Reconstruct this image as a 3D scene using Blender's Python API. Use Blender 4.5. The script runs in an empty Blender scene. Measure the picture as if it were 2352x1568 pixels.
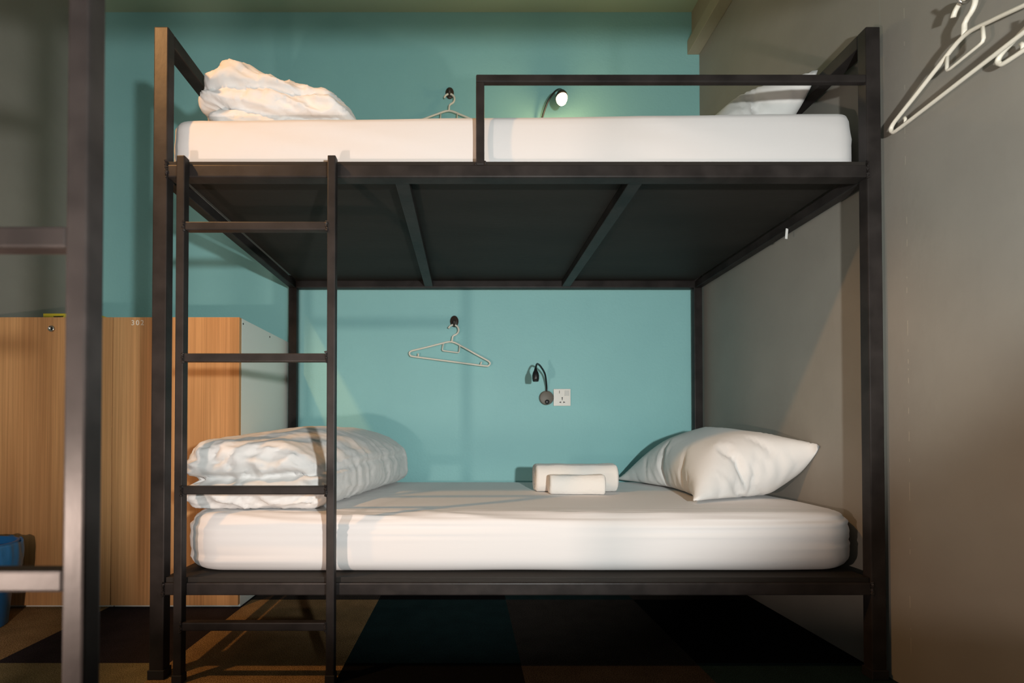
import bpy, bmesh, math, random
from mathutils import Vector, Matrix, noise
random.seed(7)
SC = bpy.context.scene
COL = SC.collection
PI = math.pi

# ------------------------------------------------------------------ materials
def mat(name, col, rough=.6, metal=0., spec=.5, col2=None, nscale=8., nstretch=(1, 1, 1), bump=0., bscale=60.,
        bstretch=(1, 1, 1), emit=None, estr=0., sheen=0., ndetail=4., lo=.35, hi=.65):
    m = bpy.data.materials.new(name); m.use_nodes = True
    nt = m.node_tree; N = nt.nodes; L = nt.links
    b = N['Principled BSDF']
    b.inputs['Base Color'].default_value = (*col, 1)
    b.inputs['Roughness'].default_value = rough
    b.inputs['Metallic'].default_value = metal
    b.inputs['Specular IOR Level'].default_value = spec
    if sheen:
        b.inputs['Sheen Weight'].default_value = sheen
        b.inputs['Sheen Roughness'].default_value = .5
    tc = N.new('ShaderNodeTexCoord')
    if col2:
        mp = N.new('ShaderNodeMapping'); mp.inputs['Scale'].default_value = nstretch
        L.new(tc.outputs['Object'], mp.inputs['Vector'])
        nz = N.new('ShaderNodeTexNoise'); nz.inputs['Scale'].default_value = nscale; nz.inputs['Detail'].default_value = ndetail
        L.new(mp.outputs['Vector'], nz.inputs['Vector'])
        cr = N.new('ShaderNodeValToRGB')
        cr.color_ramp.elements[0].position = lo; cr.color_ramp.elements[0].color = (*col, 1)
        cr.color_ramp.elements[1].position = hi; cr.color_ramp.elements[1].color = (*col2, 1)
        L.new(nz.outputs['Fac'], cr.inputs['Fac'])
        L.new(cr.outputs['Color'], b.inputs['Base Color'])
    if bump:
        mp2 = N.new('ShaderNodeMapping'); mp2.inputs['Scale'].default_value = bstretch
        L.new(tc.outputs['Object'], mp2.inputs['Vector'])
        n2 = N.new('ShaderNodeTexNoise'); n2.inputs['Scale'].default_value = bscale; n2.inputs['Detail'].default_value = 5
        L.new(mp2.outputs['Vector'], n2.inputs['Vector'])
        bp = N.new('ShaderNodeBump'); bp.inputs['Strength'].default_value = bump; bp.inputs['Distance'].default_value = .01
        L.new(n2.outputs['Fac'], bp.inputs['Height'])
        L.new(bp.outputs['Normal'], b.inputs['Normal'])
    if emit:
        b.inputs['Emission Color'].default_value = (*emit, 1)
        b.inputs['Emission Strength'].default_value = estr
    return m

M = {}
M['teal'] = mat('teal_paint', (.27, .555, .56), .55, spec=.35, col2=(.285, .58, .58), nscale=3, bump=.10, bscale=90)
M['grey'] = mat('grey_paint', (.242, .227, .198), .6, spec=.3, col2=(.262, .246, .214), nscale=5, bump=.06, bscale=38, bstretch=(1, 1, .6))
M['ceil'] = mat('ceiling_paint', (.38, .49, .37), .8, spec=.2, bump=.06, bscale=60)
M['trim'] = mat('trim_paint', (.33, .29, .21), .55, spec=.3, bump=.06, bscale=50)
M['metal'] = mat('black_painted_steel', (.0155, .0130, .0122), .46, spec=.22, col2=(.028, .0235, .022), nscale=14, bump=.06, bscale=45, bstretch=(1, 1, .6))
M['board'] = mat('dark_plywood', (.018, .0155, .013), .62, spec=.2, col2=(.024, .0205, .0175), nscale=9, nstretch=(.2, 1, 1), bump=.08, bscale=80, bstretch=(.3, 1, 1))
M['sheet'] = mat('white_sheet', (.655, .635, .625), .75, spec=.2, bump=.10, bscale=9, bstretch=(.35, 1.6, 2.6), sheen=.15)
M['cotton'] = mat('white_cotton', (.71, .70, .685), .78, spec=.2, bump=.10, bscale=26, sheen=.15)
M['pillowcase'] = mat('white_pillowcase', (.72, .71, .69), .74, spec=.22, bump=.07, bscale=22, sheen=.12)
M['towel'] = mat('white_terry', (.90, .87, .82), .95, spec=.1, bump=.45, bscale=800, sheen=.4)
M['wood'] = None
M['white_board'] = mat('pale_melamine', (.80, .83, .77), .45, spec=.4)
M['hanger'] = mat('cream_plastic', (.80, .75, .64), .38, spec=.5)
M['brown_plastic'] = mat('dark_brown_plastic', (.045, .028, .02), .4)
M['black_plastic'] = mat('black_plastic', (.010, .010, .011), .38)
M['grey_plastic'] = mat('grey_brown_plastic', (.14, .125, .10), .5)
M['white_plastic'] = mat('white_plastic', (.78, .76, .70), .35)
M['pale_plastic'] = mat('pale_grey_plastic', (.62, .62, .58), .35)
M['slot'] = mat('socket_slot', (.008, .008, .008), .6)
M['chrome'] = mat('steel', (.6, .58, .54), .22, metal=1.)
M['steel_dark'] = mat('worn_steel', (.30, .28, .25), .35, metal=1.)
M['yellow'] = mat('yellow_card', (.55, .47, .03), .5)
M['ink'] = mat('black_ink', (.02, .02, .01), .6)
M['number'] = mat('white_vinyl', (.85, .80, .70), .5)
M['blue'] = mat('blue_plastic', (.01, .17, .50), .35, spec=.6)
M['bag'] = mat('blue_bag', (.015, .24, .64), .25, spec=.7, bump=.25, bscale=25)
M['bulb'] = mat('lit_lens', (1., .9, .7), .4, emit=(1., .74, .34), estr=26.)
M['lens'] = mat('clear_lens', (.5, .5, .5), .1, spec=.8)
M['paper'] = mat('white_paper', (.85, .85, .82), .7)
M['foot'] = mat('rubber_foot', (.012, .011, .011), .6)

def crease(m, scale, stretch, strength, rot=(0, 0, 0), dist=.006):
    """adds sharp creases to the bump of a fabric"""
    nt = m.node_tree; N = nt.nodes; L = nt.links; b = N['Principled BSDF']
    tc = N.new('ShaderNodeTexCoord'); mp = N.new('ShaderNodeMapping')
    mp.inputs['Scale'].default_value = stretch; mp.inputs['Rotation'].default_value = rot
    L.new(tc.outputs['Object'], mp.inputs['Vector'])
    n = N.new('ShaderNodeTexNoise'); n.noise_type = 'RIDGED_MULTIFRACTAL'
    n.inputs['Scale'].default_value = scale; n.inputs['Detail'].default_value = 2.5; n.inputs['Distortion'].default_value = .6
    L.new(mp.outputs['Vector'], n.inputs['Vector'])
    bp = N.new('ShaderNodeBump'); bp.inputs['Strength'].default_value = strength; bp.inputs['Distance'].default_value = dist
    L.new(n.outputs['Fac'], bp.inputs['Height'])
    old = b.inputs['Normal'].links
    if old: L.new(old[0].from_socket, bp.inputs['Normal'])
    L.new(bp.outputs['Normal'], b.inputs['Normal'])
crease(M['cotton'], 5, (1, 1, 2.4), .13, (0, .35, .2))
M['cotton_crumpled'] = M['cotton'].copy()
crease(M['cotton_crumpled'], 9, (1.2, 1, 2.0), .45, (.2, .5, .1))
crease(M['pillowcase'], 5, (1.6, 1, 1.2), .16, (0, .5, .3))
crease(M['sheet'], 3, (.5, 1.5, 3.5), .10, (0, .06, 0))

def wood_mat():
    m = bpy.data.materials.new('orange_wood_laminate'); m.use_nodes = True
    nt = m.node_tree; N = nt.nodes; L = nt.links; b = N['Principled BSDF']
    tc = N.new('ShaderNodeTexCoord')
    def nz(scale, st, det, rgh=.5):
        mp = N.new('ShaderNodeMapping'); mp.inputs['Scale'].default_value = st
        L.new(tc.outputs['Object'], mp.inputs['Vector'])
        n = N.new('ShaderNodeTexNoise'); n.inputs['Scale'].default_value = scale; n.inputs['Detail'].default_value = det
        n.inputs['Roughness'].default_value = rgh
        L.new(mp.outputs['Vector'], n.inputs['Vector']); return n
    a = nz(14, (1, 1, .04), 5); c = nz(120, (1, 1, .010), 6, .7)
    r1 = N.new('ShaderNodeValToRGB'); e = r1.color_ramp.elements
    e[0].position = .32; e[0].color = (.53, .275, .115, 1); e[1].position = .68; e[1].color = (.66, .37, .165, 1)
    L.new(a.outputs['Fac'], r1.inputs['Fac'])
    r2 = N.new('ShaderNodeValToRGB'); e = r2.color_ramp.elements
    e[0].position = .36; e[0].color = (.78, .75, .70, 1); e[1].position = .62; e[1].color = (1.06, 1.04, 1.0, 1)
    L.new(c.outputs['Fac'], r2.inputs['Fac'])
    mx = N.new('ShaderNodeMix'); mx.data_type = 'RGBA'; mx.blend_type = 'MULTIPLY'; mx.inputs['Factor'].default_value = 1
    L.new(r1.outputs['Color'], mx.inputs[6]); L.new(r2.outputs['Color'], mx.inputs[7])
    L.new(mx.outputs[2], b.inputs['Base Color'])
    b.inputs['Roughness'].default_value = .48; b.inputs['Specular IOR Level'].default_value = .35
    return m
M['wood'] = wood_mat()

def carpet(name, c1, c2):
    m = bpy.data.materials.new(name); m.use_nodes = True
    nt = m.node_tree; N = nt.nodes; L = nt.links; b = N['Principled BSDF']
    tc = N.new('ShaderNodeTexCoord')
    n = N.new('ShaderNodeTexNoise'); n.inputs['Scale'].default_value = 330; n.inputs['Detail'].default_value = 3
    L.new(tc.outputs['Object'], n.inputs['Vector'])
    n3 = N.new('ShaderNodeTexNoise'); n3.inputs['Scale'].default_value = 14; n3.inputs['Detail'].default_value = 4
    L.new(tc.outputs['Object'], n3.inputs['Vector'])
    r = N.new('ShaderNodeValToRGB'); e = r.color_ramp.elements
    e[0].position = .36; e[0].color = (*c1, 1); e[1].position = .66; e[1].color = (*c2, 1)
    L.new(n.outputs['Fac'], r.inputs['Fac'])
    r3 = N.new('ShaderNodeValToRGB'); e = r3.color_ramp.elements
    e[0].position = .3; e[0].color = (.8, .8, .8, 1); e[1].position = .7; e[1].color = (1.1, 1.1, 1.1, 1)
    L.new(n3.outputs['Fac'], r3.inputs['Fac'])
    mx = N.new('ShaderNodeMix'); mx.data_type = 'RGBA'; mx.blend_type = 'MULTIPLY'; mx.inputs['Factor'].default_value = 1
    L.new(r.outputs['Color'], mx.inputs[6]); L.new(r3.outputs['Color'], mx.inputs[7])
    L.new(mx.outputs[2], b.inputs['Base Color'])
    b.inputs['Roughness'].default_value = .95; b.inputs['Specular IOR Level'].default_value = .1
    bp = N.new('ShaderNodeBump'); bp.inputs['Strength'].default_value = .9; bp.inputs['Distance'].default_value = .006
    L.new(n.outputs['Fac'], bp.inputs['Height']); L.new(bp.outputs['Normal'], b.inputs['Normal'])
    return m
CARP = {
    'tan': carpet('carpet_tan', (.12, .07, .026), (.46, .30, .14)),
    'olive': carpet('carpet_olive', (.12, .10, .048), (.32, .27, .14)),
    'purple': carpet('carpet_purple', (.014, .011, .014), (.036, .029, .033)),
    'teal': carpet('carpet_teal', (.005, .016, .017), (.018, .045, .046)),
    'brown': carpet('carpet_brown', (.013, .011, .009), (.068, .056, .047)),
    'black': carpet('carpet_black', (.0016, .0016, .002), (.005, .005, .006)),
}

# ------------------------------------------------------------------ mesh helpers
def obj(name, bm, m, parent=None, smooth=False, loc=None):
    me = bpy.data.meshes.new(name)
    bm.normal_update()
    bm.to_mesh(me); bm.free()
    for k in (m if isinstance(m, list) else [m]):
        me.materials.append(k)
    if smooth:
        for p in me.polygons: p.use_smooth = True
    o = bpy.data.objects.new(name, me); COL.objects.link(o)
    if parent:
        o.parent = parent
        pl = Vector(parent.location)
        g = parent
        while g.parent:
            g = g.parent; pl = pl + Vector(g.location)
        if loc is None: me.transform(Matrix.Translation(-pl))
    if loc is not None: o.location = loc
    return o

def tag(o, label, cat, group=None, kind=None):
    o['label'] = label; o['category'] = cat
    if group: o['group'] = group
    if kind: o['kind'] = kind
    return o

def thing(name, label, cat, loc=(0, 0, 0), group=None):
    o = bpy.data.objects.new(name, None); COL.objects.link(o)
    o.location = loc; o.empty_display_size = .05
    return tag(o, label, cat, group)

def struct(o):
    o['kind'] = 'structure'; return o

def add_box(bm, x0, x1, y0, y1, z0, z1, bev=0., seg=2):
    t = bmesh.new()
    bmesh.ops.create_cube(t, size=1)
    for v in t.verts:
        v.co = Vector((x0 + (v.co.x + .5) * (x1 - x0), y0 + (v.co.y + .5) * (y1 - y0), z0 + (v.co.z + .5) * (z1 - z0)))
    if bev:
        bmesh.ops.bevel(t, geom=t.edges[:], offset=bev, segments=seg, profile=.6, affect='EDGES')
    me = bpy.data.meshes.new('t'); t.to_mesh(me); t.free(); bm.from_mesh(me); bpy.data.meshes.remove(me)

def box(name, x0, x1, y0, y1, z0, z1, m, parent=None, bev=0., seg=2):
    bm = bmesh.new(); add_box(bm, min(x0, x1), max(x0, x1), min(y0, y1), max(y0, y1), min(z0, z1), max(z0, z1), bev, seg)
    return obj(name, bm, m, parent)

def smooth_path(pts, sub=6):
    P = [Vector(p) for p in pts]; out = []
    for i in range(len(P) - 1):
        p0 = P[max(i - 1, 0)]; p1 = P[i]; p2 = P[i + 1]; p3 = P[min(i + 2, len(P) - 1)]
        for k in range(sub):
            t = k / sub
            out.append(.5 * ((2 * p1) + (p2 - p0) * t + (2 * p0 - 5 * p1 + 4 * p2 - p3) * t * t + (3 * p1 - p0 - 3 * p2 + p3) * t ** 3))
    out.append(P[-1]); return out

def add_tube(bm, pts, r, n=10, closed=False, flat=1., normal=None):
    """Tube through pts; r a number or a list; with normal given the section is an ellipse, flat times as deep along normal."""
    P = [Vector(p) for p in pts]; K = len(P)
    rr = r if isinstance(r, (list, tuple)) else [r] * K
    rings = []; ref = None
    for i in range(K):
        a = P[(i - 1) % K] if (closed or i > 0) else P[i]
        b = P[(i + 1) % K] if (closed or i < K - 1) else P[i]
        t = (b - a).normalized()
        if normal is not None:
            u = Vector(normal); u = (u - t * u.dot(t)).normalized()
        else:
            if ref is None:
                ref = Vector((0, 0, 1)) if abs(t.z) < .9 else Vector((1, 0, 0))
            u = (ref - t * ref.dot(t)).normalized(); ref = u
        w = t.cross(u)
        rings.append([bm.verts.new(P[i] + (u * math.cos(2 * PI * k / n) * flat + w * math.sin(2 * PI * k / n)) * rr[i]) for k in range(n)])
    for i in range(K if closed else K - 1):
        A = rings[i]; B = rings[(i + 1) % K]
        for k in range(n):
            bm.faces.new((A[k], A[(k + 1) % n], B[(k + 1) % n], B[k]))
    if not closed:
        bm.faces.new(rings[0][::-1]); bm.faces.new(rings[-1])

def add_lathe(bm, prof, n=32, mtx=None):
    """prof: (radius, height) pairs, about local z."""
    mtx = mtx or Matrix.Identity(4); rings = []
    for r, h in prof:
        if r < 1e-6: rings.append([bm.verts.new(mtx @ Vector((0, 0, h)))])
        else: rings.append([bm.verts.new(mtx @ Vector((r * math.cos(2 * PI * k / n), r * math.sin(2 * PI * k / n), h))) for k in range(n)])
    for A, B in zip(rings, rings[1:]):
        for k in range(n):
            a = A[k % len(A)]; a2 = A[(k + 1) % len(A)]; b = B[k % len(B)]; b2 = B[(k + 1) % len(B)]
            vs = []
            for v in (a, a2, b2, b):
                if v not in vs: vs.append(v)
            if len(vs) > 2: bm.faces.new(vs)

def fix_normals(bm):
    bmesh.ops.recalc_face_normals(bm, faces=bm.faces[:]); return bm

# soft rounded block: dense cube grid, rounded in plan by rp and at the top and bottom edges by rv
def soft_block(x0, x1, y0, y1, z0, z1, rp, rv, step):
    cx, cy, hx, hy = (x0 + x1) / 2, (y0 + y1) / 2, (x1 - x0) / 2, (y1 - y0) / 2
    nx, ny, nz = max(2, round(2 * hx / step)), max(2, round(2 * hy / step)), max(4, round((z1 - z0) / step))
    bm = bmesh.new(); V = {}
    def vert(i, j, k):
        key = (i, j, k)
        if key not in V:
            V[key] = bm.verts.new((-hx + 2 * hx * i / nx, -hy + 2 * hy * j / ny, z0 + (z1 - z0) * k / nz))
        return V[key]
    for i in range(nx):
        for j in range(ny):
            for k, s in ((0, 1), (nz, 0)):
                q = [vert(i, j, k), vert(i + 1, j, k), vert(i + 1, j + 1, k), vert(i, j + 1, k)]
                bm.faces.new(q[::-1] if s else q)
    for i in range(nx):
        for k in range(nz):
            for j, s in ((0, 0), (ny, 1)):
                q = [vert(i, j, k), vert(i + 1, j, k), vert(i + 1, j, k + 1), vert(i, j, k + 1)]
                bm.faces.new(q[::-1] if s else q)
    for j in range(ny):
        for k in range(nz):
            for i, s in ((0, 1), (nx, 0)):
                q = [vert(i, j, k), vert(i, j + 1, k), vert(i, j + 1, k + 1), vert(i, j, k + 1)]
                bm.faces.new(q[::-1] if s else q)
    def disk(a, b):
        m = max(a, b); h = math.hypot(a, b)
        return (a * m / h, b * m / h) if h > 1e-9 else (a, b)
    for v in bm.verts:
        x, y, z = v.co
        sx = 1 if x >= 0 else -1; sy = 1 if y >= 0 else -1
        ax, ay = abs(x), abs(y)
        qx, qy = ax - (hx - rp), ay - (hy - rp)
        if qx > 0 and qy > 0:
            dx, dy = disk(qx / rp, qy / rp); qx, qy = dx * rp, dy * rp
            h = math.hypot(qx, qy); d = rp - h; nxv, nyv = (qx / h, qy / h) if h > 1e-9 else (1, 0)
        elif qx > qy: d = rp - qx; nxv, nyv = 1, 0
        else: d = rp - qy; nxv, nyv = 0, 1
        ax, ay = hx - rp + qx, hy - rp + qy
        top = z > (z0 + z1) / 2
        b = (z - (z1 - rv)) / rv if top else ((z0 + rv) - z) / rv
        a = 1 - d / rv
        if a > 0 and b > 0:
            a2, b2 = disk(a, b)
            sh = (a - a2) * rv
            ax -= nxv * sh; ay -= nyv * sh
            z = (z1 - rv + b2 * rv) if top else (z0 + rv - b2 * rv)
        v.co = Vector((cx + sx * ax, cy + sy * ay, z))
    bm.normal_update()
    return bm

def ridge(p, f, seed=0., sharp=2.):
    q = Vector((p[0] * f[0] + seed, p[1] * f[1] - seed * .7, p[2] * f[2] + seed * 1.3))
    return (1 - abs(noise.noise(q))) ** sharp * 2 - 1
def nz(p, f, seed=0.):
    return noise.noise(Vector((p[0] * f[0] + seed, p[1] * f[1] - seed * .7, p[2] * f[2] + seed * 1.3)))
def sstep(a, b, x):
    t = min(1, max(0, (x - a) / (b - a))); return t * t * (3 - 2 * t)
def displace(bm, fn):
    bm.normal_update()
    ns = [(v, v.co.copy(), v.normal.copy()) for v in bm.verts]
    for v, c, n in ns: v.co = c + n * fn(c, n)
    bm.normal_update()

# cloth: settle a soft mesh so that the fabric wrinkles by itself, then keep the settled mesh
def settle(o, frames, press=0., shrink=0., bend=.05, tension=15., mass=.2, grav=0., pin=None, pin_k=.4, dmin=.003, quality=6):
    md = o.modifiers.new('Cloth', 'CLOTH'); c = md.settings
    c.quality = quality; c.mass = mass
    c.tension_stiffness = c.compression_stiffness = tension; c.shear_stiffness = tension * .5; c.bending_stiffness = bend
    c.tension_damping = c.compression_damping = c.shear_damping = 5; c.bending_damping = .5; c.air_damping = 2
    if press: c.use_pressure = True; c.uniform_pressure_force = press
    c.shrink_min = shrink
    c.effector_weights.gravity = grav
    if pin is not None:
        g = o.vertex_groups.new(name='pin')
        for v in o.data.vertices: g.add([v.index], pin(v.co), 'REPLACE')
        c.vertex_group_mass = 'pin'; c.pin_stiffness = pin_k
    md.collision_settings.use_collision = True; md.collision_settings.use_self_collision = False
    md.collision_settings.distance_min = dmin
    md.point_cache.frame_start = 1; md.point_cache.frame_end = frames + 1
    for f in range(1, frames + 1): SC.frame_set(f)
    dg = bpy.context.evaluated_depsgraph_get()
    me = bpy.data.meshes.new_from_object(o.evaluated_get(dg))
    o.modifiers.clear(); o.vertex_groups.clear(); old = o.data; o.data = me; nm = old.name
    bpy.data.meshes.remove(old); me.name = nm
    SC.frame_set(1)
    for p in me.polygons: p.use_smooth = True
    return o

# ------------------------------------------------------------------ room
XW, XE, YB, YF, ZC = -1.94, 1.188, 2.33, -.62, 2.838
struct(box('wall_back', XW - .1, XE + .1, YB, YB + .1, 0, ZC, M['teal']))
struct(box('wall_left', XW - .1, XW, YF, YB, 0, ZC, M['grey']))
struct(box('ceiling', XW - .1, XE + .1, YF, YB + .1, ZC, ZC + .1, M['ceil']))

def wall_right_mat():
    m = M['grey'].copy(); m.name = 'grey_paint_cracked'
    nt = m.node_tree; N = nt.nodes; L = nt.links; b = N['Principled BSDF']
    tc = N.new('ShaderNodeTexCoord'); sp = N.new('ShaderNodeSeparateXYZ'); L.new(tc.outputs['Object'], sp.inputs[0])
    wob = N.new('ShaderNodeTexNoise'); wob.inputs['Scale'].default_value = 6; L.new(tc.outputs['Object'], wob.inputs['Vector'])
    fl = N.new('ShaderNodeTexNoise'); fl.inputs['Scale'].default_value = 24; L.new(tc.outputs['Object'], fl.inputs['Vector'])
    def mth(op, a, bb=None):
        n = N.new('ShaderNodeMath'); n.operation = op
        for i, s in enumerate((a, bb)):
            if s is None: continue
            if isinstance(s, (int, float)): n.inputs[i].default_value = s
            else: L.new(s, n.inputs[i])
        return n.outputs[0]
    src = b.inputs['Base Color'].links[0].from_socket
    for y0, w, th, col in ((1.238, .0009, .56, (.36, .33, .27)), (1.312, .0010, .40, (.27, .27, .24))):
        off = mth('MULTIPLY', mth('SUBTRACT', wob.outputs['Fac'], .5), .012)
        line = mth('LESS_THAN', mth('ABSOLUTE', mth('ADD', mth('SUBTRACT', sp.outputs['Y'], y0), off)), w)
        fac = mth('MULTIPLY', line, mth('GREATER_THAN', fl.outputs['Fac'], th))
        mx = N.new('ShaderNodeMix'); mx.data_type = 'RGBA'
        L.new(fac, mx.inputs['Factor']); L.new(src, mx.inputs[6]); mx.inputs[7].default_value = (*col, 1)
        src = mx.outputs[2]
    L.new(src, b.inputs['Base Color'])
    return m
struct(box('wall_right', XE, XE + .1, YF, YB, 0, ZC, wall_right_mat()))

# carpet tiles: one floor, a material per tile
xs = [XW, -1.411, -.887, -.363, .161, .685, XE]
ys = [YF, -.19, .335, .859, 1.383, 1.907, YB]
lay = [['brown', 'tan', 'teal', 'black', 'purple', 'brown'],
       ['teal', 'black', 'brown', 'purple', 'tan', 'black'],
       ['purple', 'olive', 'black', 'teal', 'brown', 'black'],
       ['olive', 'olive', 'tan', 'black', 'brown', 'teal'],
       ['tan', 'purple', 'tan', 'teal', 'brown', 'black'],
       ['purple', 'black', 'brown', 'black', 'teal', 'brown']]
keys = list(CARP)
bm = bmesh.new()
for j in range(6):
    for i in range(6):
        f = bm.faces.new([bm.verts.new((x, y, 0)) for x, y in ((xs[i], ys[j]), (xs[i + 1], ys[j]), (xs[i + 1], ys[j + 1]), (xs[i], ys[j + 1]))])
        f.material_index = keys.index(lay[j][i])
add_box(bm, XW - .1, XE + .1, YF, YB + .1, -.1, -.001)
bmesh.ops.remove_doubles(bm, verts=bm.verts[:], dist=1e-5)
struct(obj('floor', bm, [CARP[k] for k in keys]))

bm = bmesh.new()
add_box(bm, 1.126, XE, YF, YB, 2.618, 2.688, .003)
add_box(bm, 1.150, XE, YF, YB, 2.688, ZC)
struct(obj('trim_1', bm, M['trim']))

# ------------------------------------------------------------------ bunk beds
def weld(bm, x, y, z0, z1, rnd):
    k = z0
    while k < z1:
        t = bmesh.new(); bmesh.ops.create_icosphere(t, subdivisions=1, radius=rnd.uniform(.0025, .0045))
        for v in t.verts: v.co += Vector((x + rnd.uniform(-.003, .003), y, k))
        me = bpy.data.meshes.new('t'); t.to_mesh(me); t.free(); bm.from_mesh(me); bpy.data.meshes.remove(me)
        k += rnd.uniform(.003, .006)

def build_bunk(label, ox=0., mirror=None, full=True):
    """ox shifts along the wall; mirror = my turns y into my - y."""
    rnd = random.Random(3)
    Y = (lambda y: y) if mirror is None else (lambda y: mirror - y)
    base = (ox + .145, Y(1.80), 0)
    root = thing('bunk_bed', label, 'bunk bed', base)
    mt = M['metal']
    XL, XR = -.885, 1.170
    def b(name, x0, x1, y0, y1, z0, z1, bev=.003, m=mt, parent=root, welds=()):
        bm = bmesh.new()
        a, c = sorted((Y(y0), Y(y1)))
        add_box(bm, x0 + ox, x1 + ox, a, c, z0, z1, bev)
        for wx, wy, wz0, wz1 in welds: weld(bm, wx + ox, Y(wy), wz0, wz1, rnd)
        return obj(name, bm, m, parent)
    for x0, x1 in ((XL, XL + .040), (XR - .040, XR)):
        for y0, y1 in ((1.290, 1.320), (2.280, 2.310)):
            p = b('post', x0, x1, y0, y1, .012, 1.836)
            b('foot_cap', x0 - .003, x1 + .003, y0 - .003, y1 + .003, 0, .026, .002, M['foot'], p)
    for x0 in (XL, XR - .040):
        b('end_bar', x0, x0 + .040, 1.320, 2.280, 1.798, 1.836)
        b('end_rail', x0 + .004, x0 + .036, 1.320, 2.280, 1.407, 1.441)
        b('end_rail', x0 + .004, x0 + .036, 1.320, 2.280, .233, .267)
    # long rails, upper and lower, front and back
    wl, wr = XL + .040, XR - .040
    b('side_rail', wl, wr, 1.290, 1.328, 1.407, 1.443, .004, welds=((wl - .002, 1.289, 1.407, 1.455), (wr + .001, 1.289, 1.407, 1.455)))
    b('side_rail', wl, wr, 2.272, 2.310, 1.407, 1.443, .004)
    b('side_rail', wl, wr, 1.290, 1.328, .233, .268, .004, welds=((wl - .002, 1.289, .233, .272), (wr + .001, 1.289, .233, .272)))
    b('side_rail', wl, wr, 2.272, 2.310, .233, .268, .004)
    for x in (-.208, .470):
        b('cross_bar', x, x + .041, 1.328, 2.272, 1.410, 1.442)
        b('cross_bar', x, x + .041, 1.328, 2.272, .236, .267)
    b('deck_panel', XL + .042, XR - .042, 1.293, 2.308, 1.443, 1.453, .001, M['board'])
    b('deck_panel', XL + .042, XR - .042, 1.296, 2.308, .268, .282, .001, M['board'])
    # ladder
    for x in (-.804, -.386):
        u = b('ladder_upright', x, x + .023, 1.266, 1.2895, .012, 1.4555)
        b('foot_cap', x - .002, x + .025, 1.264, 1.2905, 0, .024, .002, M['foot'], u)
    for z in (.144, .517, .883, 1.248):
        b('ladder_rung', -.781, -.386, 1.267, 1.289, z, z + .023, welds=((-.783, 1.2655, z - .002, z + .026), (-.387, 1.2655, z - .002, z + .026)))
    if full:
        g = b('guard_rail', .0265, 1.130, 1.291, 1.307, 1.679, 1.7005)
        b('guard_post', .0265, .0500, 1.291, 1.314, 1.443, 1.6795, parent=g, welds=((.024, 1.293, 1.444, 1.452), (.052, 1.293, 1.444, 1.452)))
        bm = bmesh.new(); add_box(bm, 1.128, 1.138, 1.619, 1.6205, 1.372, 1.409)
        for v in bm.verts:
            v.co.x += (1.41 - v.co.z) * -.12; v.co.y += (v.co.x - 1.13) * .3
        t = obj('paper_tag', bm, M['paper'], root); t['label'] = 'white paper tag hanging from the end rail'
    return root
build_bunk('black steel bunk bed with ladder and guard rail standing against the teal wall')
build_bunk('black steel bunk bed nearest the camera, showing only its ladder at left edge', ox=-.041, mirror=1.777, full=False)

# ------------------------------------------------------------------ mattresses
def mattress(label, x0, x1, y0, y1, z0, z1, rp, rv, slope, seed, step=.016, low=False, detail=True):
    bm = soft_block(x0, x1, y0, y1, z0, z1, rp, rv, step)
    H = z1 - z0
    def f(c, n):
        front = max(0, -n.y); top = max(0, n.z)
        d = .0015 * nz(c, (3, 3, 6), seed)
        side = max(0, 1 - abs(n.z))
        d += side * .006 * math.sin(PI * min(1, max(0, (c.z - z0) / H)))           # bulge of the sides
        if low:
            for k, (zz, sl, dep0, w, ph) in enumerate(((.010, .000, .0050, .0035, 0.), (.024, .004, .0055, .0040, 2.1), (.040, -.006, .0045, .0035, 4.7), (.053, .010, .0030, .0040, 7.3), (.100, .016, .0018, .0035, 1.4), (.132, -.012, .0030, .0030, 3.3))):
                dep = dep0 * 2.0; g = c.z - (z1 - zz + sl * c.x + .005 * nz((c.x, 0, 0), (1.7, 1, 1), seed + k * 3.1))
                m = sstep(-.25, .35, nz((c.x, k * 4., 0), (1.1, 1, 1), ph + seed))
                d -= side * dep * m * math.exp(-(g / w) ** 2)
                d += side * dep * .5 * m * math.exp(-((g + w * 2.2) / (w * 1.5)) ** 2)
        else:
            d += side * .0022 * ridge((c.x, c.y, c.z + c.x * .22), (2.2, 2.2, 20), seed + 5, 4) * sstep(.0, .5, nz(c, (2, 2, 2), 6.) + .3)
        corner = sstep(.18, .02, min(abs(c.x - x0), abs(c.x - x1)))
        d += side * corner * .0030 * ridge((c.x + c.z * .9, c.y, c.z), (26, 12, 5), seed + 9, 2) * sstep(z0 + .09, z0, c.z)
        t = sstep(.16, 0., c.y - y0) * top
        d += t * (.0065 if low else .001) * ridge((c.x, c.y + .05 * c.x, 0), (1.6, 26, 1), seed + 3, 2.5)
        d += top * .0025 * nz(c, (1.5, 5, 1), seed + 2)
        return d
    displace(bm, f)
    for v in bm.verts:
        k = (v.co.z - z0) / H
        v.co.z += k * slope * (v.co.x - (x0 + x1) / 2)
        if low:                                           # the front right corner is worn rounder
            t = sstep(.72, 1.178, v.co.x); v.co.y += .012 * t * t * max(0, 1 - (v.co.y - y0) / .6)
    o = obj('mattress', bm, M['sheet'], smooth=True, loc=(0, 0, 0))
    return tag(o, label, 'mattress')
mattress('white-sheeted mattress on the lower deck of the bunk against the teal wall', -.850, 1.178, 1.330, 2.268, .2825, .449, .14, .038, 0., 3.1, .0095, low=True)
mattress('white-sheeted mattress on the upper deck behind the guard rail', -.878, 1.152, 1.336, 2.272, 1.4535, 1.614, .065, .014, .012, 8.4)

mattress('white mattress on the near bunk under the camera, just below the photo edge', -.860, 1.120, -.50, .432, .2825, .440, .08, .03, 0., 5.2, .04)

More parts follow.
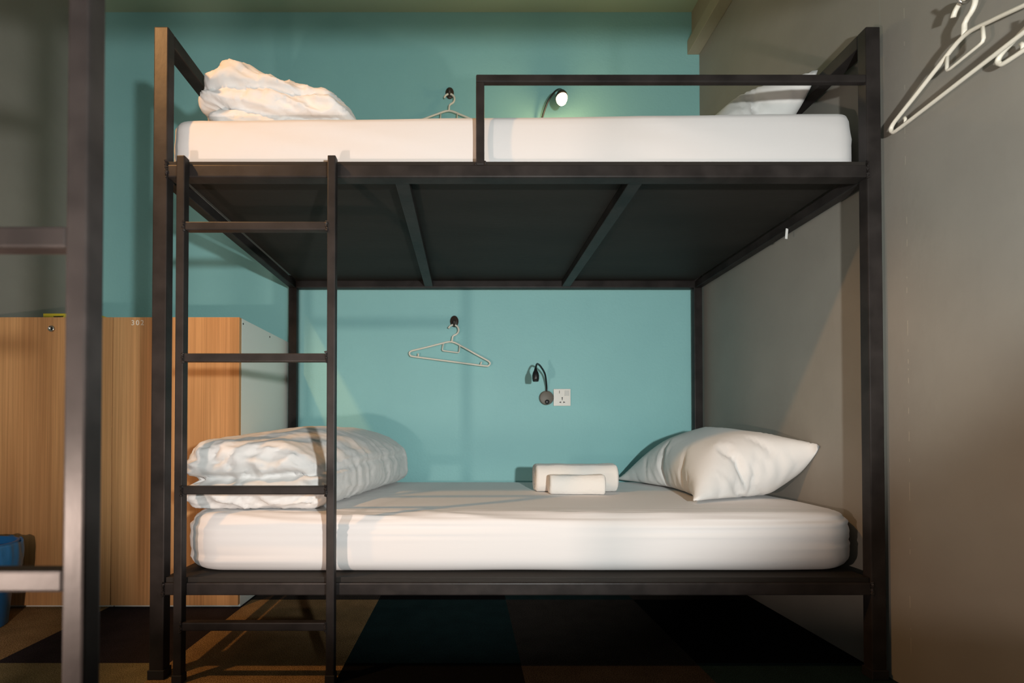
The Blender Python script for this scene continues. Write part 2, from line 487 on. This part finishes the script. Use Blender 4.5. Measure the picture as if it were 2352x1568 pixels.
# ------------------------------------------------------------------ pillows
def flat_pillow(L, W, cell):
    rnd = random.Random(5)
    bm = bmesh.new(); nu, nv = round(L / cell), round(W / cell); g = {}
    for q in (1, -1):
        for i in range(nu + 1):
            for j in range(nv + 1):
                e = i in (0, nu) or j in (0, nv)
                if e and q == -1: g[(q, i, j)] = g[(1, i, j)]; continue
                g[(q, i, j)] = bm.verts.new((-W / 2 + W * j / nv + rnd.uniform(-.0008, .0008), -L / 2 + L * i / nu + rnd.uniform(-.0008, .0008), 0 if e else .012 * q))
        for i in range(nu):
            for j in range(nv):
                k = [g[(q, i, j)], g[(q, i, j + 1)], g[(q, i + 1, j + 1)], g[(q, i + 1, j)]]
                bm.faces.new(k if q == 1 else k[::-1])
    return bm

def pillow(label, L, W, press, place, frames=40, flip=1):
    """fills a flat case with air, then place() lays every point of it on the bed"""
    o = obj('pillow', flat_pillow(L, W, .0115), M['pillowcase'], smooth=True, loc=(0, 0, 0))
    settle(o, frames, press=press, shrink=-.03, bend=.04, mass=.2)
    for v in o.data.vertices: v.co = place(v.co.copy())
    o.data.update()
    return tag(o, label, 'pillow')

def laid(c, tilt, yaw, zmin, xmax, seed, flat=.0, sy=1.):
    ct, st = math.cos(tilt), math.sin(tilt); cy, sy_ = math.cos(yaw), math.sin(yaw)
    def f(p):
        k = min(1, abs(p.x) / .235 * abs(p.y) / .335) ** 5
        x, y, z = p.x * (1 + .13 * k), p.y * (1 + .07 * k), p.z
        q = Vector((x * ct - z * st, y, x * st + z * ct))
        q = Vector((c[0] + q.x * cy - q.y * sy_, c[1] + q.x * sy_ + q.y * cy, c[2] + q.z))
        d = q.z - zmin                                   # weight settles it on the bed
        if d < .03: q.z = zmin + .03 * math.exp((d - .03) / .03)
        e = xmax - q.x
        if e < .02: q.x = xmax - .02 * math.exp((e - .02) / .02)
        return q
    return f
pillow('white pillow propped against the grey wall on the lower bed', .71, .50, 7.5, laid((.988, 1.90, .545), math.radians(21), math.radians(2), .451, 1.186, 1))
pillow('white pillow leaning at the right end of the upper bed', .68, .41, 2.4, laid((.966, 1.80, 1.742), math.radians(32), 0, 1.627, 1.129, 2))

# ------------------------------------------------------------------ duvets
def duvet(label, dims, rp, rv, step, shape, wr, zmin, mt='cotton'):
    bm = soft_block(*dims, rp, rv, step)
    for v in bm.verts: v.co = shape(v.co.copy())
    displace(bm, wr)
    o = obj('duvet', bm, M[mt], smooth=True, loc=(0, 0, 0))
    rnd = random.Random(9)
    for v in o.data.vertices: v.co += Vector([rnd.uniform(-.001, .001) for k in range(3)])
    settle(o, 24, press=.3, shrink=-.016, bend=1.2, mass=.2, pin=lambda c: .15, pin_k=.4)
    b2 = bmesh.new(); b2.from_mesh(o.data)
    def fine(c, n):                                       # small creases, deepest on the folded front
        fr = max(0, -n.y); k = .35 + .65 * fr
        q = (c.x + .8 * c.z + .02 * nz(c, (9, 9, 9), 2.), c.y, c.z - .45 * c.x + .02 * nz(c, (8, 8, 8), 5.))
        m = sstep(-.2, .35, nz(c, (6, 6, 6), 8.))
        d = k * m * .0070 * max(0, ridge(q, (9, 9, 42), 3., 5)) * (fr + .08)
        d -= k * (1 - m) * .0085 * max(0, ridge(q, (7, 9, 30), 11., 9)) * (fr + .2)
        return d
    displace(b2, fine); b2.to_mesh(o.data); b2.free()
    for v in o.data.vertices: v.co.z = max(v.co.z, zmin + .0005)
    for p in o.data.polygons: p.use_smooth = True
    o.data.update()
    return tag(o, label, 'duvet')

def low_shape(p):
    x, y, z = p
    t = (z - .447) / .215
    k = sstep(-.80, -.55, x); back = sstep(1.40, 1.80, y)
    dome = .040 * math.sin(PI * min(1, max(0, (x + .90) / .62))) ** .7 * back + .022 * back * k + .016 * (1 - k)
    zz = z + (dome + .012 * k - .075 * sstep(-.66, -.43, x) ** 2) * max(0, t)
    xx = x + (y - 1.40) * .20 * sstep(-.7, -.40, x)
    return Vector((xx, y, zz))
def low_wr(c, n):
    front = max(0, -n.y); right = max(0, n.x); top = max(0, n.z); left = max(0, -n.x)
    g = c.z - (.548 + .014 * nz(c, (5, 1, 1), 1.) + .03 * sstep(-.6, -.42, c.x))
    d = -(front * .045 + left * .03 + right * .004) * math.exp(-(g / .014) ** 2)
    lay = c.z - (.50 - .05 * (c.x + .6))
    d += front * .011 * ridge((c.x + c.z * 1.5, c.y, c.z - c.x * .3), (8, 4, 20), 2., 2.2)
    d += front * .006 * ridge((c.x, c.y, c.z), (16, 5, 34), 4., 2)
    d += front * .020 * nz(c, (5, 5, 9), 7.)
    d += right * .0030 * ridge((c.x * 1.2 + .25 * c.z, c.y, c.z), (17, 17, 3), 9., 3) * sstep(1.45, 1.7, c.y)
    d += top * .005 * nz(c, (4, 4, 4), 3.) + top * .002 * ridge((c.x, c.y + .3 * c.x, c.z), (4, 18, 4), 6., 2.4) * sstep(1.65, 1.45, c.y)
    return d
duvet('folded white duvet on the left end of the lower bed behind the ladder', (-.868, -.435, 1.388, 2.235, .452, .646), .06, .066, .0080, low_shape, low_wr, .4515)

def up_shape(p):
    x, y, z = p
    t = max(0, (z - 1.615) / .22)
    u = (x + .84) / .52
    prof = .80 + .22 * math.exp(-((u - .24) / .15) ** 2) + .12 * math.exp(-((u - .45) / .25) ** 2) - .42 * max(0, u - .45) ** 1.2
    zz = 1.614 + (z - 1.614) * prof + .02 * math.sin(y * 7) * t
    xx = x - .035 * sstep(.35, .7, t) * sstep(.3, 0, u) + .05 * t * sstep(.6, 1., u) * -1
    return Vector((xx, y - .02 * t, zz))
def up_wr(c, n):
    front = max(0, -n.y); top = max(0, n.z); left = max(0, -n.x); right = max(0, n.x)
    g = c.z - (1.690 - .045 * sstep(-.78, -.45, c.x) + .012 * nz(c, (6, 1, 1), 1.))
    d = -(front * .034 + left * .03) * math.exp(-(g / .013) ** 2)
    g2 = c.z - (1.745 - .07 * (c.x + .75) + .01 * nz(c, (9, 1, 1), 5.))
    d -= front * .020 * math.exp(-(g2 / .010) ** 2)
    d += (front + .6 * top) * .012 * ridge((c.x + c.z * 1.3, c.y, c.z + c.x * .35), (7, 5, 18), 12., 2.2)
    d += (front + .4 * top) * .006 * ridge((c.x, c.y, c.z + c.x * .5), (13, 6, 34), 14., 2)
    d += .016 * nz(c, (6, 6, 8), 17.)
    return d
duvet('crumpled white duvet bundled on the left end of the upper bed', (-.822, -.325, 1.40, 2.05, 1.612, 1.832), .09, .085, .0080, up_shape, up_wr, 1.6085, 'cotton_crumpled')

# ------------------------------------------------------------------ rolled towels
def towel(label, x0, x1, yc, z0, ry, rz, seed, yaw=0.):
    bm = bmesh.new(); n = 72; nl = 46; rows = []
    def prof(a, k=1.):
        e = 2.5
        ca, sa = math.cos(a), math.sin(a)
        return (abs(ca) ** (2 / e) * (1 if ca > 0 else -1) * ry * k, abs(sa) ** (2 / e) * (1 if sa > 0 else -1) * rz * k)
    xm = (x0 + x1) / 2
    def P(x, a, k):
        yy, zz = prof(a, k)
        flap = .006 * sstep(1.9, 2.25, a) * sstep(4.9, 4.0, a) if k > .9 else 0
        s = 1 + flap / ry
        q = Vector((x, yc + yy * s, z0 + rz + zz * s))
        w = .0035 * nz(q, (14, 14, 14), seed) + .0011 * nz(q, (160, 160, 160), seed)
        q += Vector((0, yy, zz)).normalized() * w
        if abs(q.z - z0) < .004: q.z = max(q.z, z0 + .0005)
        dx, dy = q.x - xm, q.y - yc
        return Vector((xm + dx * math.cos(yaw) - dy * math.sin(yaw), yc + dx * math.sin(yaw) + dy * math.cos(yaw), q.z))
    secs = []
    m = 14
    for i in range(m):                      # left end, spiral of the roll
        k = i / m; secs.append((x0, k, -1))
    for i in range(nl + 1):
        t = i / nl; x = x0 + (x1 - x0) * t
        e = min(t, 1 - t) * (x1 - x0); r = .012
        k = 1 - (.10 * (1 - min(1, e / r)) ** 2)
        secs.append((x, k, 0))
    for i in range(m - 1, -1, -1):
        k = i / m; secs.append((x1, k, 1))
    for x, k, end in secs:
        if k < 1e-6:
            rows.append([bm.verts.new(P(x - end * .004, 0, .001))]); continue
        row = []
        for j in range(n):
            a = 2 * PI * j / n
            xx = x
            if end:
                sp = math.sin((k * 4.2 - a / (2 * PI)) * 2 * PI)
                xx = x + end * (.004 * sp - .004 + .004 * (1 - k))
            row.append(bm.verts.new(P(xx, a, k * (.9 if end else 1))))
        rows.append(row)
    for A, B in zip(rows, rows[1:]):
        for j in range(n):
            vs = []
            for v in (A[j % len(A)], A[(j + 1) % len(A)], B[(j + 1) % len(B)], B[j % len(B)]):
                if v not in vs: vs.append(v)
            if len(vs) > 2: bm.faces.new(vs)
    fix_normals(bm)
    return tag(obj('rolled_towel', bm, M['towel'], smooth=True, loc=(0, 0, 0)), label, 'towel', 'rolled towels on the lower bed')
towel('larger white rolled towel lying behind the small one on the lower bed', .275, .605, 1.885, .4515, .054, .055, 3., .0)
towel('small white rolled towel lying in front of the larger one', .318, .530, 1.790, .4515, .036, .037, 5., -.04)

# ------------------------------------------------------------------ clothes hangers and hooks
def hanger(label, origin, right, tilt=0., thick=.0044, group='white plastic clothes hangers'):
    """origin: where the hook hangs; right: unit vector along the bar; all in a vertical plane."""
    R = Vector(right); U = Vector((0, 0, 1)); Nn = R.cross(U)
    root = thing('clothes_hanger', label, 'hanger', origin, group)
    O = Vector(origin)
    ct, st = math.cos(tilt), math.sin(tilt)
    def P(u, v):
        v -= .0855
        uu, vv = u * ct - v * st, u * st + v * ct
        return O + R * uu + U * vv
    bm = bmesh.new()
    pts = [(0, 0, 0)]
    path = [(0, 0), (.06, -.019), (.12, -.043), (.175, -.064), (.196, -.073), (.2035, -.083), (.198, -.094), (.184, -.098),
            (.10, -.0985), (0, -.0985), (-.10, -.0985), (-.184, -.098), (-.198, -.094), (-.2035, -.083), (-.196, -.073), (-.175, -.064), (-.12, -.043), (-.06, -.019)]
    loop = [Vector((a, b, 0)) for a, b in path]
    sm = []
    K = len(loop)
    for i in range(K):
        p0, p1, p2, p3 = loop[i - 1], loop[i], loop[(i + 1) % K], loop[(i + 2) % K]
        for k in range(4):
            t = k / 4
            sm.append(.5 * ((2 * p1) + (p2 - p0) * t + (2 * p0 - 5 * p1 + 4 * p2 - p3) * t * t + (3 * p1 - p0 - 3 * p2 + p3) * t ** 3))
    add_tube(bm, [P(q.x, q.y) for q in sm], thick, 8, True, 1.25, Nn)
    for s in (-1, 1):                                   # pegs for straps
        add_tube(bm, [P(s * .158, -.097), P(s * .158, -.086), P(s * .161, -.080)], [thick * .75, thick * .75, thick * .95], 8)
    obj('shoulder_frame', fix_normals(bm), M['hanger'], root, True)
    bm = bmesh.new()
    hk = [(0, -.002), (0, .014), (.0005, .026)] + [(.026 * math.sin(a) , .0595 - .026 * math.cos(a)) for a in [math.radians(d) for d in range(18, 262, 12)]]
    add_tube(bm, [P(u, v) for u, v in hk], thick * 1.02, 10, False, 1.2, Nn)
    obj('hook', fix_normals(bm), M['hanger'], root, True)
    bm = bmesh.new()
    bar = [(-.041, -.014), (-.0425, -.044), (-.040, -.049), (-.034, -.050), (.034, -.050), (.040, -.049), (.0425, -.044), (.041, -.014)]
    add_tube(bm, [P(u, v) for u, v in bar], thick * .72, 8, False, 1.2, Nn)
    obj('tie_bar', fix_normals(bm), M['hanger'], root, True)
    return root
hanger('cream plastic hanger tilted on the dark hook over the lower bed', (-.063, 2.300, 1.228), (1, 0, 0), math.radians(-7.5))
hanger('cream plastic hanger half hidden behind the upper mattress', (-.087, 2.300, 2.394), (1, 0, 0), math.radians(-1.5))
hanger('cream plastic hanger hooked high on the grey wall beside the bunk post', (1.148, 1.052, 1.688), (-.082, -.9966, 0), 0., .0046)
hanger('cream plastic hanger cut off by the right edge of the photo', (1.168, .800, 1.672), (0, -1, 0), 0., .0046)

def wall_hook(label, x, z):
    root = thing('wall_hook', label, 'hook', (x, YB, z))
    bm = bmesh.new()
    mt = Matrix.Translation((x, YB, z)) @ Matrix.Rotation(PI / 2, 4, 'X') @ Matrix.Diagonal((1, 1.35, 1, 1))
    add_lathe(bm, [(.0, .0), (.0215, .0), (.0215, .005), (.0175, .009), (.0, .010)], 28, mt)
    obj('backplate', fix_normals(bm), M['brown_plastic'], root, True)
    bm = bmesh.new()
    pts = smooth_path([(x, YB - .006, z + .004), (x, YB - .016, z - .006), (x, YB - .028, z - .024), (x, YB - .040, z - .020), (x, YB - .044, z - .006)], 5)
    add_tube(bm, pts, [.0085 - .004 * i / (len(pts) - 1) for i in range(len(pts))], 10)
    obj('prong', fix_normals(bm), M['brown_plastic'], root, True)
wall_hook('dark oval wall hook on the teal wall over the lower bed', -.063, 1.252)
wall_hook('dark oval wall hook on the teal wall over the upper bed', -.087, 2.418)
def steel_hook(label, y, z):
    root = thing('wall_hook', label, 'hook', (XE, y, z))
    bm = bmesh.new()
    add_lathe(bm, [(0, 0), (.014, 0), (.014, .003), (.009, .006), (0, .006)], 24, Matrix.Translation((XE, y, z + .02)) @ Matrix.Rotation(-PI / 2, 4, 'Y'))
    obj('backplate', fix_normals(bm), M['chrome'], root, True)
    bm = bmesh.new()
    pts = smooth_path([(XE - .004, y, z + .02), (XE - .020, y, z + .012), (XE - .032, y, z - .003), (XE - .046, y, z - .004), (XE - .054, y, z + .010)], 5)
    add_tube(bm, pts, .0034, 10)
    obj('prong', fix_normals(bm), M['chrome'], root, True)
steel_hook('small steel hook holding the hanger on the grey wall', 1.052, 1.684)

# ------------------------------------------------------------------ reading lamps
def lamp(label, bx, bz, neck, head_to, lit):
    root = thing('reading_lamp', label, 'lamp', (bx, YB, bz), 'gooseneck reading lamps over the beds')
    bm = bmesh.new()
    mt = Matrix.Translation((bx, YB, bz)) @ Matrix.Rotation(PI / 2, 4, 'X')
    add_lathe(bm, [(0, 0), (.0360, 0), (.0360, .016), (.0345, .0205), (.031, .022), (0, .0225)], 40, mt)
    base = obj('base', fix_normals(bm), M['grey_plastic'], root, True)
    bm = bmesh.new()
    mt = Matrix.Translation((bx + .002, YB - .0215, bz - .021)) @ Matrix.Rotation(PI / 2, 4, 'X')
    add_lathe(bm, [(0, 0), (.0115, 0), (.0105, .008), (.007, .010), (0, .010)], 24, mt)
    obj('switch', fix_normals(bm), M['black_plastic'], base, True)
    bm = bmesh.new()
    pts = smooth_path(neck, 8)
    add_tube(bm, pts, .0046, 12)
    obj('gooseneck', fix_normals(bm), M['black_plastic'], root, True)
    a = Vector(neck[-1]); d = (Vector(head_to) - a).normalized()
    mt = Matrix.Translation(a) @ d.to_track_quat('Z', 'Y').to_matrix().to_4x4()
    bm = bmesh.new()
    if lit:
        prof = [(0, -.004), (.006, -.003), (.010, .006), (.021, .022), (.0270, .036), (.0280, .050), (.0255, .050), (.020, .040), (0, .038)]
    else:
        prof = [(0, -.006), (.006, -.005), (.0075, .004), (.0135, .016), (.0165, .030), (.0160, .044), (.0135, .056), (.0105, .056), (.009, .050), (0, .050)]
    add_lathe(bm, prof, 32, mt)
    h = obj('lamp_head', fix_normals(bm), M['black_plastic'], root, True)
    bm = bmesh.new()
    if lit: add_lathe(bm, [(0, .041), (.0248, .041), (.0258, .050), (.0240, .064), (.018, .076), (.009, .083), (0, .085)], 28, mt)
    else: add_lathe(bm, [(0, .0505), (.0088, .0505), (.006, .0545), (0, .0555)], 24, mt)
    ln = obj('lens', fix_normals(bm), M['bulb'] if lit else M['lens'], h, True)
    ln['label'] = 'glowing warm lens' if lit else 'clear lens'
    return mt
lamp('black gooseneck reading lamp, unlit, beside the power socket', .401, .864,
     [(.401, 2.312, .896), (.399, 2.302, .925), (.385, 2.262, .975), (.357, 2.215, 1.006), (.335, 2.178, 1.014), (.324, 2.150, .998), (.320, 2.135, .982)], (.319, 2.130, .90), False)
lm = lamp('lit gooseneck reading lamp glowing above the upper mattress', .372, 2.125,
     [(.372, 2.312, 2.157), (.370, 2.300, 2.205), (.376, 2.275, 2.255), (.398, 2.245, 2.312), (.424, 2.215, 2.338), (.441, 2.190, 2.334), (.446, 2.172, 2.318)], (.453, 2.140, 2.20), True)

# ------------------------------------------------------------------ power socket
root = thing('power_socket', 'white square wall socket with a switch, right of the unlit lamp', 'socket', (.481, YB, .866))
sx, sz = .4810, .8665
box('faceplate', sx - .043, sx + .043, YB - .011, YB, sz - .043, sz + .043, M['white_plastic'], root, .0025, 3)
box('switch', sx + .012, sx + .034, YB - .0145, YB - .010, sz + .008, sz + .034, M['pale_plastic'], root, .0012)
bm = bmesh.new()
def tri(bm, pts):
    a = [bm.verts.new((x, YB - .0114, z)) for x, z in pts]; b2 = [bm.verts.new((x, YB - .0100, z)) for x, z in pts]
    bm.faces.new(a); bm.faces.new(b2[::-1])
    for i in range(len(pts)): bm.faces.new((a[i], b2[i], b2[(i + 1) % len(pts)], a[(i + 1) % len(pts)]))
tri(bm, [(sx - .0025, sz + .0005), (sx + .0025, sz + .0005), (sx + .0032, sz - .004), (sx + .001, sz - .0075), (sx - .001, sz - .0075), (sx - .0032, sz - .004)])
tri(bm, [(sx - .0022, sz - .009), (sx + .0022, sz - .009), (sx + .0022, sz - .0135), (sx - .0022, sz - .0135)])
tri(bm, [(sx - .0165, sz - .0245), (sx - .0055, sz - .0205), (sx - .0055, sz - .0285)])
tri(bm, [(sx + .0165, sz - .0245), (sx + .0055, sz - .0205), (sx + .0055, sz - .0285)])
obj('socket_slots', fix_normals(bm), M['slot'], root)
bm = bmesh.new(); tri(bm, [(sx - .0155, sz + .034), (sx - .0125, sz + .034), (sx - .0125, sz + .020), (sx - .0155, sz + .020)])
obj('marking', fix_normals(bm), M['grey_plastic'], root)

# ------------------------------------------------------------------ lockers
def text_mesh(name, s, size, m, parent, loc, spacing=1.2, offset=.0):
    cu = bpy.data.curves.new('t', 'FONT'); cu.body = s; cu.size = size; cu.extrude = .0006; cu.space_character = spacing; cu.offset = offset
    to = bpy.data.objects.new('t', cu); COL.objects.link(to)
    dg = bpy.context.evaluated_depsgraph_get(); dg.update()
    me = bpy.data.meshes.new_from_object(to.evaluated_get(dg))
    bpy.data.objects.remove(to)
    me.transform(Matrix.Rotation(PI / 2, 4, 'X'))
    me.transform(Matrix.Translation(Vector(loc) - Vector(parent.location)))
    me.materials.clear(); me.materials.append(m)
    o = bpy.data.objects.new(name, me); COL.objects.link(o); o.parent = parent
    return o
def locker(label, x0, x1, number=None):
    root = thing('locker', label, 'locker', ((x0 + x1) / 2, 2.07, 0), 'wood-fronted lockers along the teal wall')
    box('cabinet', x0 + .001, x1 - .001, 1.831, 2.325, .0, 1.143, M['white_board'], root, .001)
    d = box('door', x0 + .0015, x1 - .0005, 1.811, 1.829, .012, 1.143, M['wood'], root, .0012)
    d['label'] = 'orange woodgrain door'
    lx, lz = x0 + .265, 1.097
    bm = bmesh.new()
    mt = Matrix.Translation((lx, 1.812, lz)) @ Matrix.Rotation(PI / 2, 4, 'X')
    add_lathe(bm, [(0, 0), (.0125, 0), (.0125, .005), (.0105, .008), (.0085, .007), (.008, .004), (0, .004)], 28, mt)
    lk = obj('lock', fix_normals(bm), M['chrome'], root, True)
    box('keyhole', lx - .0012, lx + .0012, 1.8072, 1.8086, lz - .005, lz + .005, M['slot'], lk)
    if number:
        n = text_mesh('number', number, .0285, M['number'], root, (x0 + .072, 1.8105, 1.1115), 1.3, .0)
        n['label'] = 'white number %s at the top of the door' % number
    return root
r = locker('woodgrain locker numbered 302 with a pale side, behind the ladder', -1.395, -.8955, '302')
for y, z in ((1.842, 1.124), (2.092, 1.124)):
    bm = bmesh.new()
    add_lathe(bm, [(0, 0), (.004, 0), (.004, .0008), (0, .0008)], 12, Matrix.Translation((-.8967, y, z)) @ Matrix.Rotation(PI / 2, 4, 'Y'))
    obj('screw_hole', fix_normals(bm), M['slot'], r)  # small hole in the side panel, its inner shade drawn as a dark disc
locker('woodgrain locker in the corner with a round lock, under the yellow box', -1.9, -1.3965)

root = thing('box', 'flat yellow box with black scrawled lettering on top of the corner locker', 'box', (-1.60, 1.93, 1.144))
box('carton', -1.712, -1.50, 1.856, 2.0, 1.1442, 1.1695, M['yellow'], root, .0012)
bm = bmesh.new()
wv = [(-1.668 + .0012 * i, 1.8553, 1.1545 + .005 * math.sin(i * 1.25) * (1 - i / 60) + .0001 * i) for i in range(33)]
add_tube(bm, wv, .0012, 6)
add_tube(bm, [(-1.671, 1.8553, 1.1500), (-1.650, 1.8553, 1.1490), (-1.630, 1.8553, 1.1515)], .0009, 6)
obj('lettering', fix_normals(bm), M['ink'], root)

# ------------------------------------------------------------------ bin
root = thing('trash_bin', 'blue bin lined with a blue plastic bag in front of the lockers', 'bin', (-1.742, 1.615, 0))
mt = Matrix.Translation((-1.742, 1.615, 0))
bm = bmesh.new()
add_lathe(bm, [(0, 0), (.098, 0), (.102, .004), (.126, .285), (.130, .290), (.130, .298), (.123, .298), (.099, .010), (0, .008)], 48, mt)
obj('bin_body', fix_normals(bm), M['blue'], root, True)
bm = bmesh.new()
n = 96; rows = []
for k in range(17):
    t = k / 16
    row = []
    for j in range(n):
        a = 2 * PI * j / n
        if t < .35: r0, h = .108 + .018 * t / .35, .17 + .130 * t / .35
        else: r0, h = .1335 + .004 * math.sin(PI * (t - .35) / .65), .302 - .11 * (t - .35) / .65
        w = .006 * noise.noise(Vector((math.cos(a) * 3, math.sin(a) * 3, h * 9))) + .0035 * math.sin(a * 17 + 3 * math.sin(a * 3)) * (t if t > .35 else .3)
        if t > .35: w = abs(w) + .0005
        hh = h + .008 * noise.noise(Vector((math.cos(a) * 4, math.sin(a) * 4, 5))) * (1 if t > .3 else 0)
        if t > .9: hh += .015 * noise.noise(Vector((math.cos(a) * 5, math.sin(a) * 5, 9)))
        row.append(bm.verts.new(mt @ Vector(((r0 + w) * math.cos(a), (r0 + w) * math.sin(a), hh))))
    rows.append(row)
for A, B in zip(rows, rows[1:]):
    for j in range(n): bm.faces.new((A[j], A[(j + 1) % n], B[(j + 1) % n], B[j]))
obj('bag_liner', fix_normals(bm), M['bag'], root, True)

# ------------------------------------------------------------------ light
def light(name, typ, loc, col, power, radius, aim=None, size=None, blend=.3):
    l = bpy.data.lights.new(name, typ); l.energy = power; l.color = col; l.shadow_soft_size = radius
    if typ == 'SPOT': l.spot_size = size; l.spot_blend = blend
    o = bpy.data.objects.new(name, l); COL.objects.link(o); o.location = loc
    if aim: o.rotation_euler = (Vector(aim) - Vector(loc)).to_track_quat('-Z', 'Y').to_euler()
    return o
light('near_bunk_lamp_warm', 'POINT', (-.778, .14, .514), (1., .77, .65), 34, .024)
light('near_bunk_lamp_white', 'SPOT', (.42, -.38, .80), (.96, .99, .97), 125, .030, (.24, .62, 1.23), math.radians(97), .32)
light('ceiling_spot', 'SPOT', (-1.55, .52, 2.62), (1., .50, .18), 104, .04, (.1, 1.70, .45), math.radians(56), .35)
light('reading_bulb', 'POINT', (.455, 2.115, 2.215), (1., .66, .30), 2.2, .02)
w = bpy.data.worlds.new('world'); SC.world = w; w.use_nodes = True
bg = w.node_tree.nodes['Background']; bg.inputs['Color'].default_value = (.92, .98, .94, 1); bg.inputs['Strength'].default_value = .37

# ------------------------------------------------------------------ camera
cam = bpy.data.cameras.new('camera'); co = bpy.data.objects.new('camera', cam); COL.objects.link(co)
co.location = (0, 0, .685); co.rotation_euler = (PI / 2 + .012, 0, 0)
cam.sensor_width = 36; cam.lens = 1058 / 2352 * 36
cam.shift_x = (1176 - 1072) / 2352; cam.shift_y = (982.3 - 784) / 2352
cam.clip_start = .02
cam.dof.use_dof = True; cam.dof.focus_distance = 1.55; cam.dof.aperture_fstop = 3.2
SC.camera = co
vs = SC.view_settings
SC.display_settings.display_device = 'sRGB'
vs.view_transform = 'Standard'; vs.look = 'None'; vs.gamma = 1; vs.exposure = 0; vs.use_curve_mapping = False
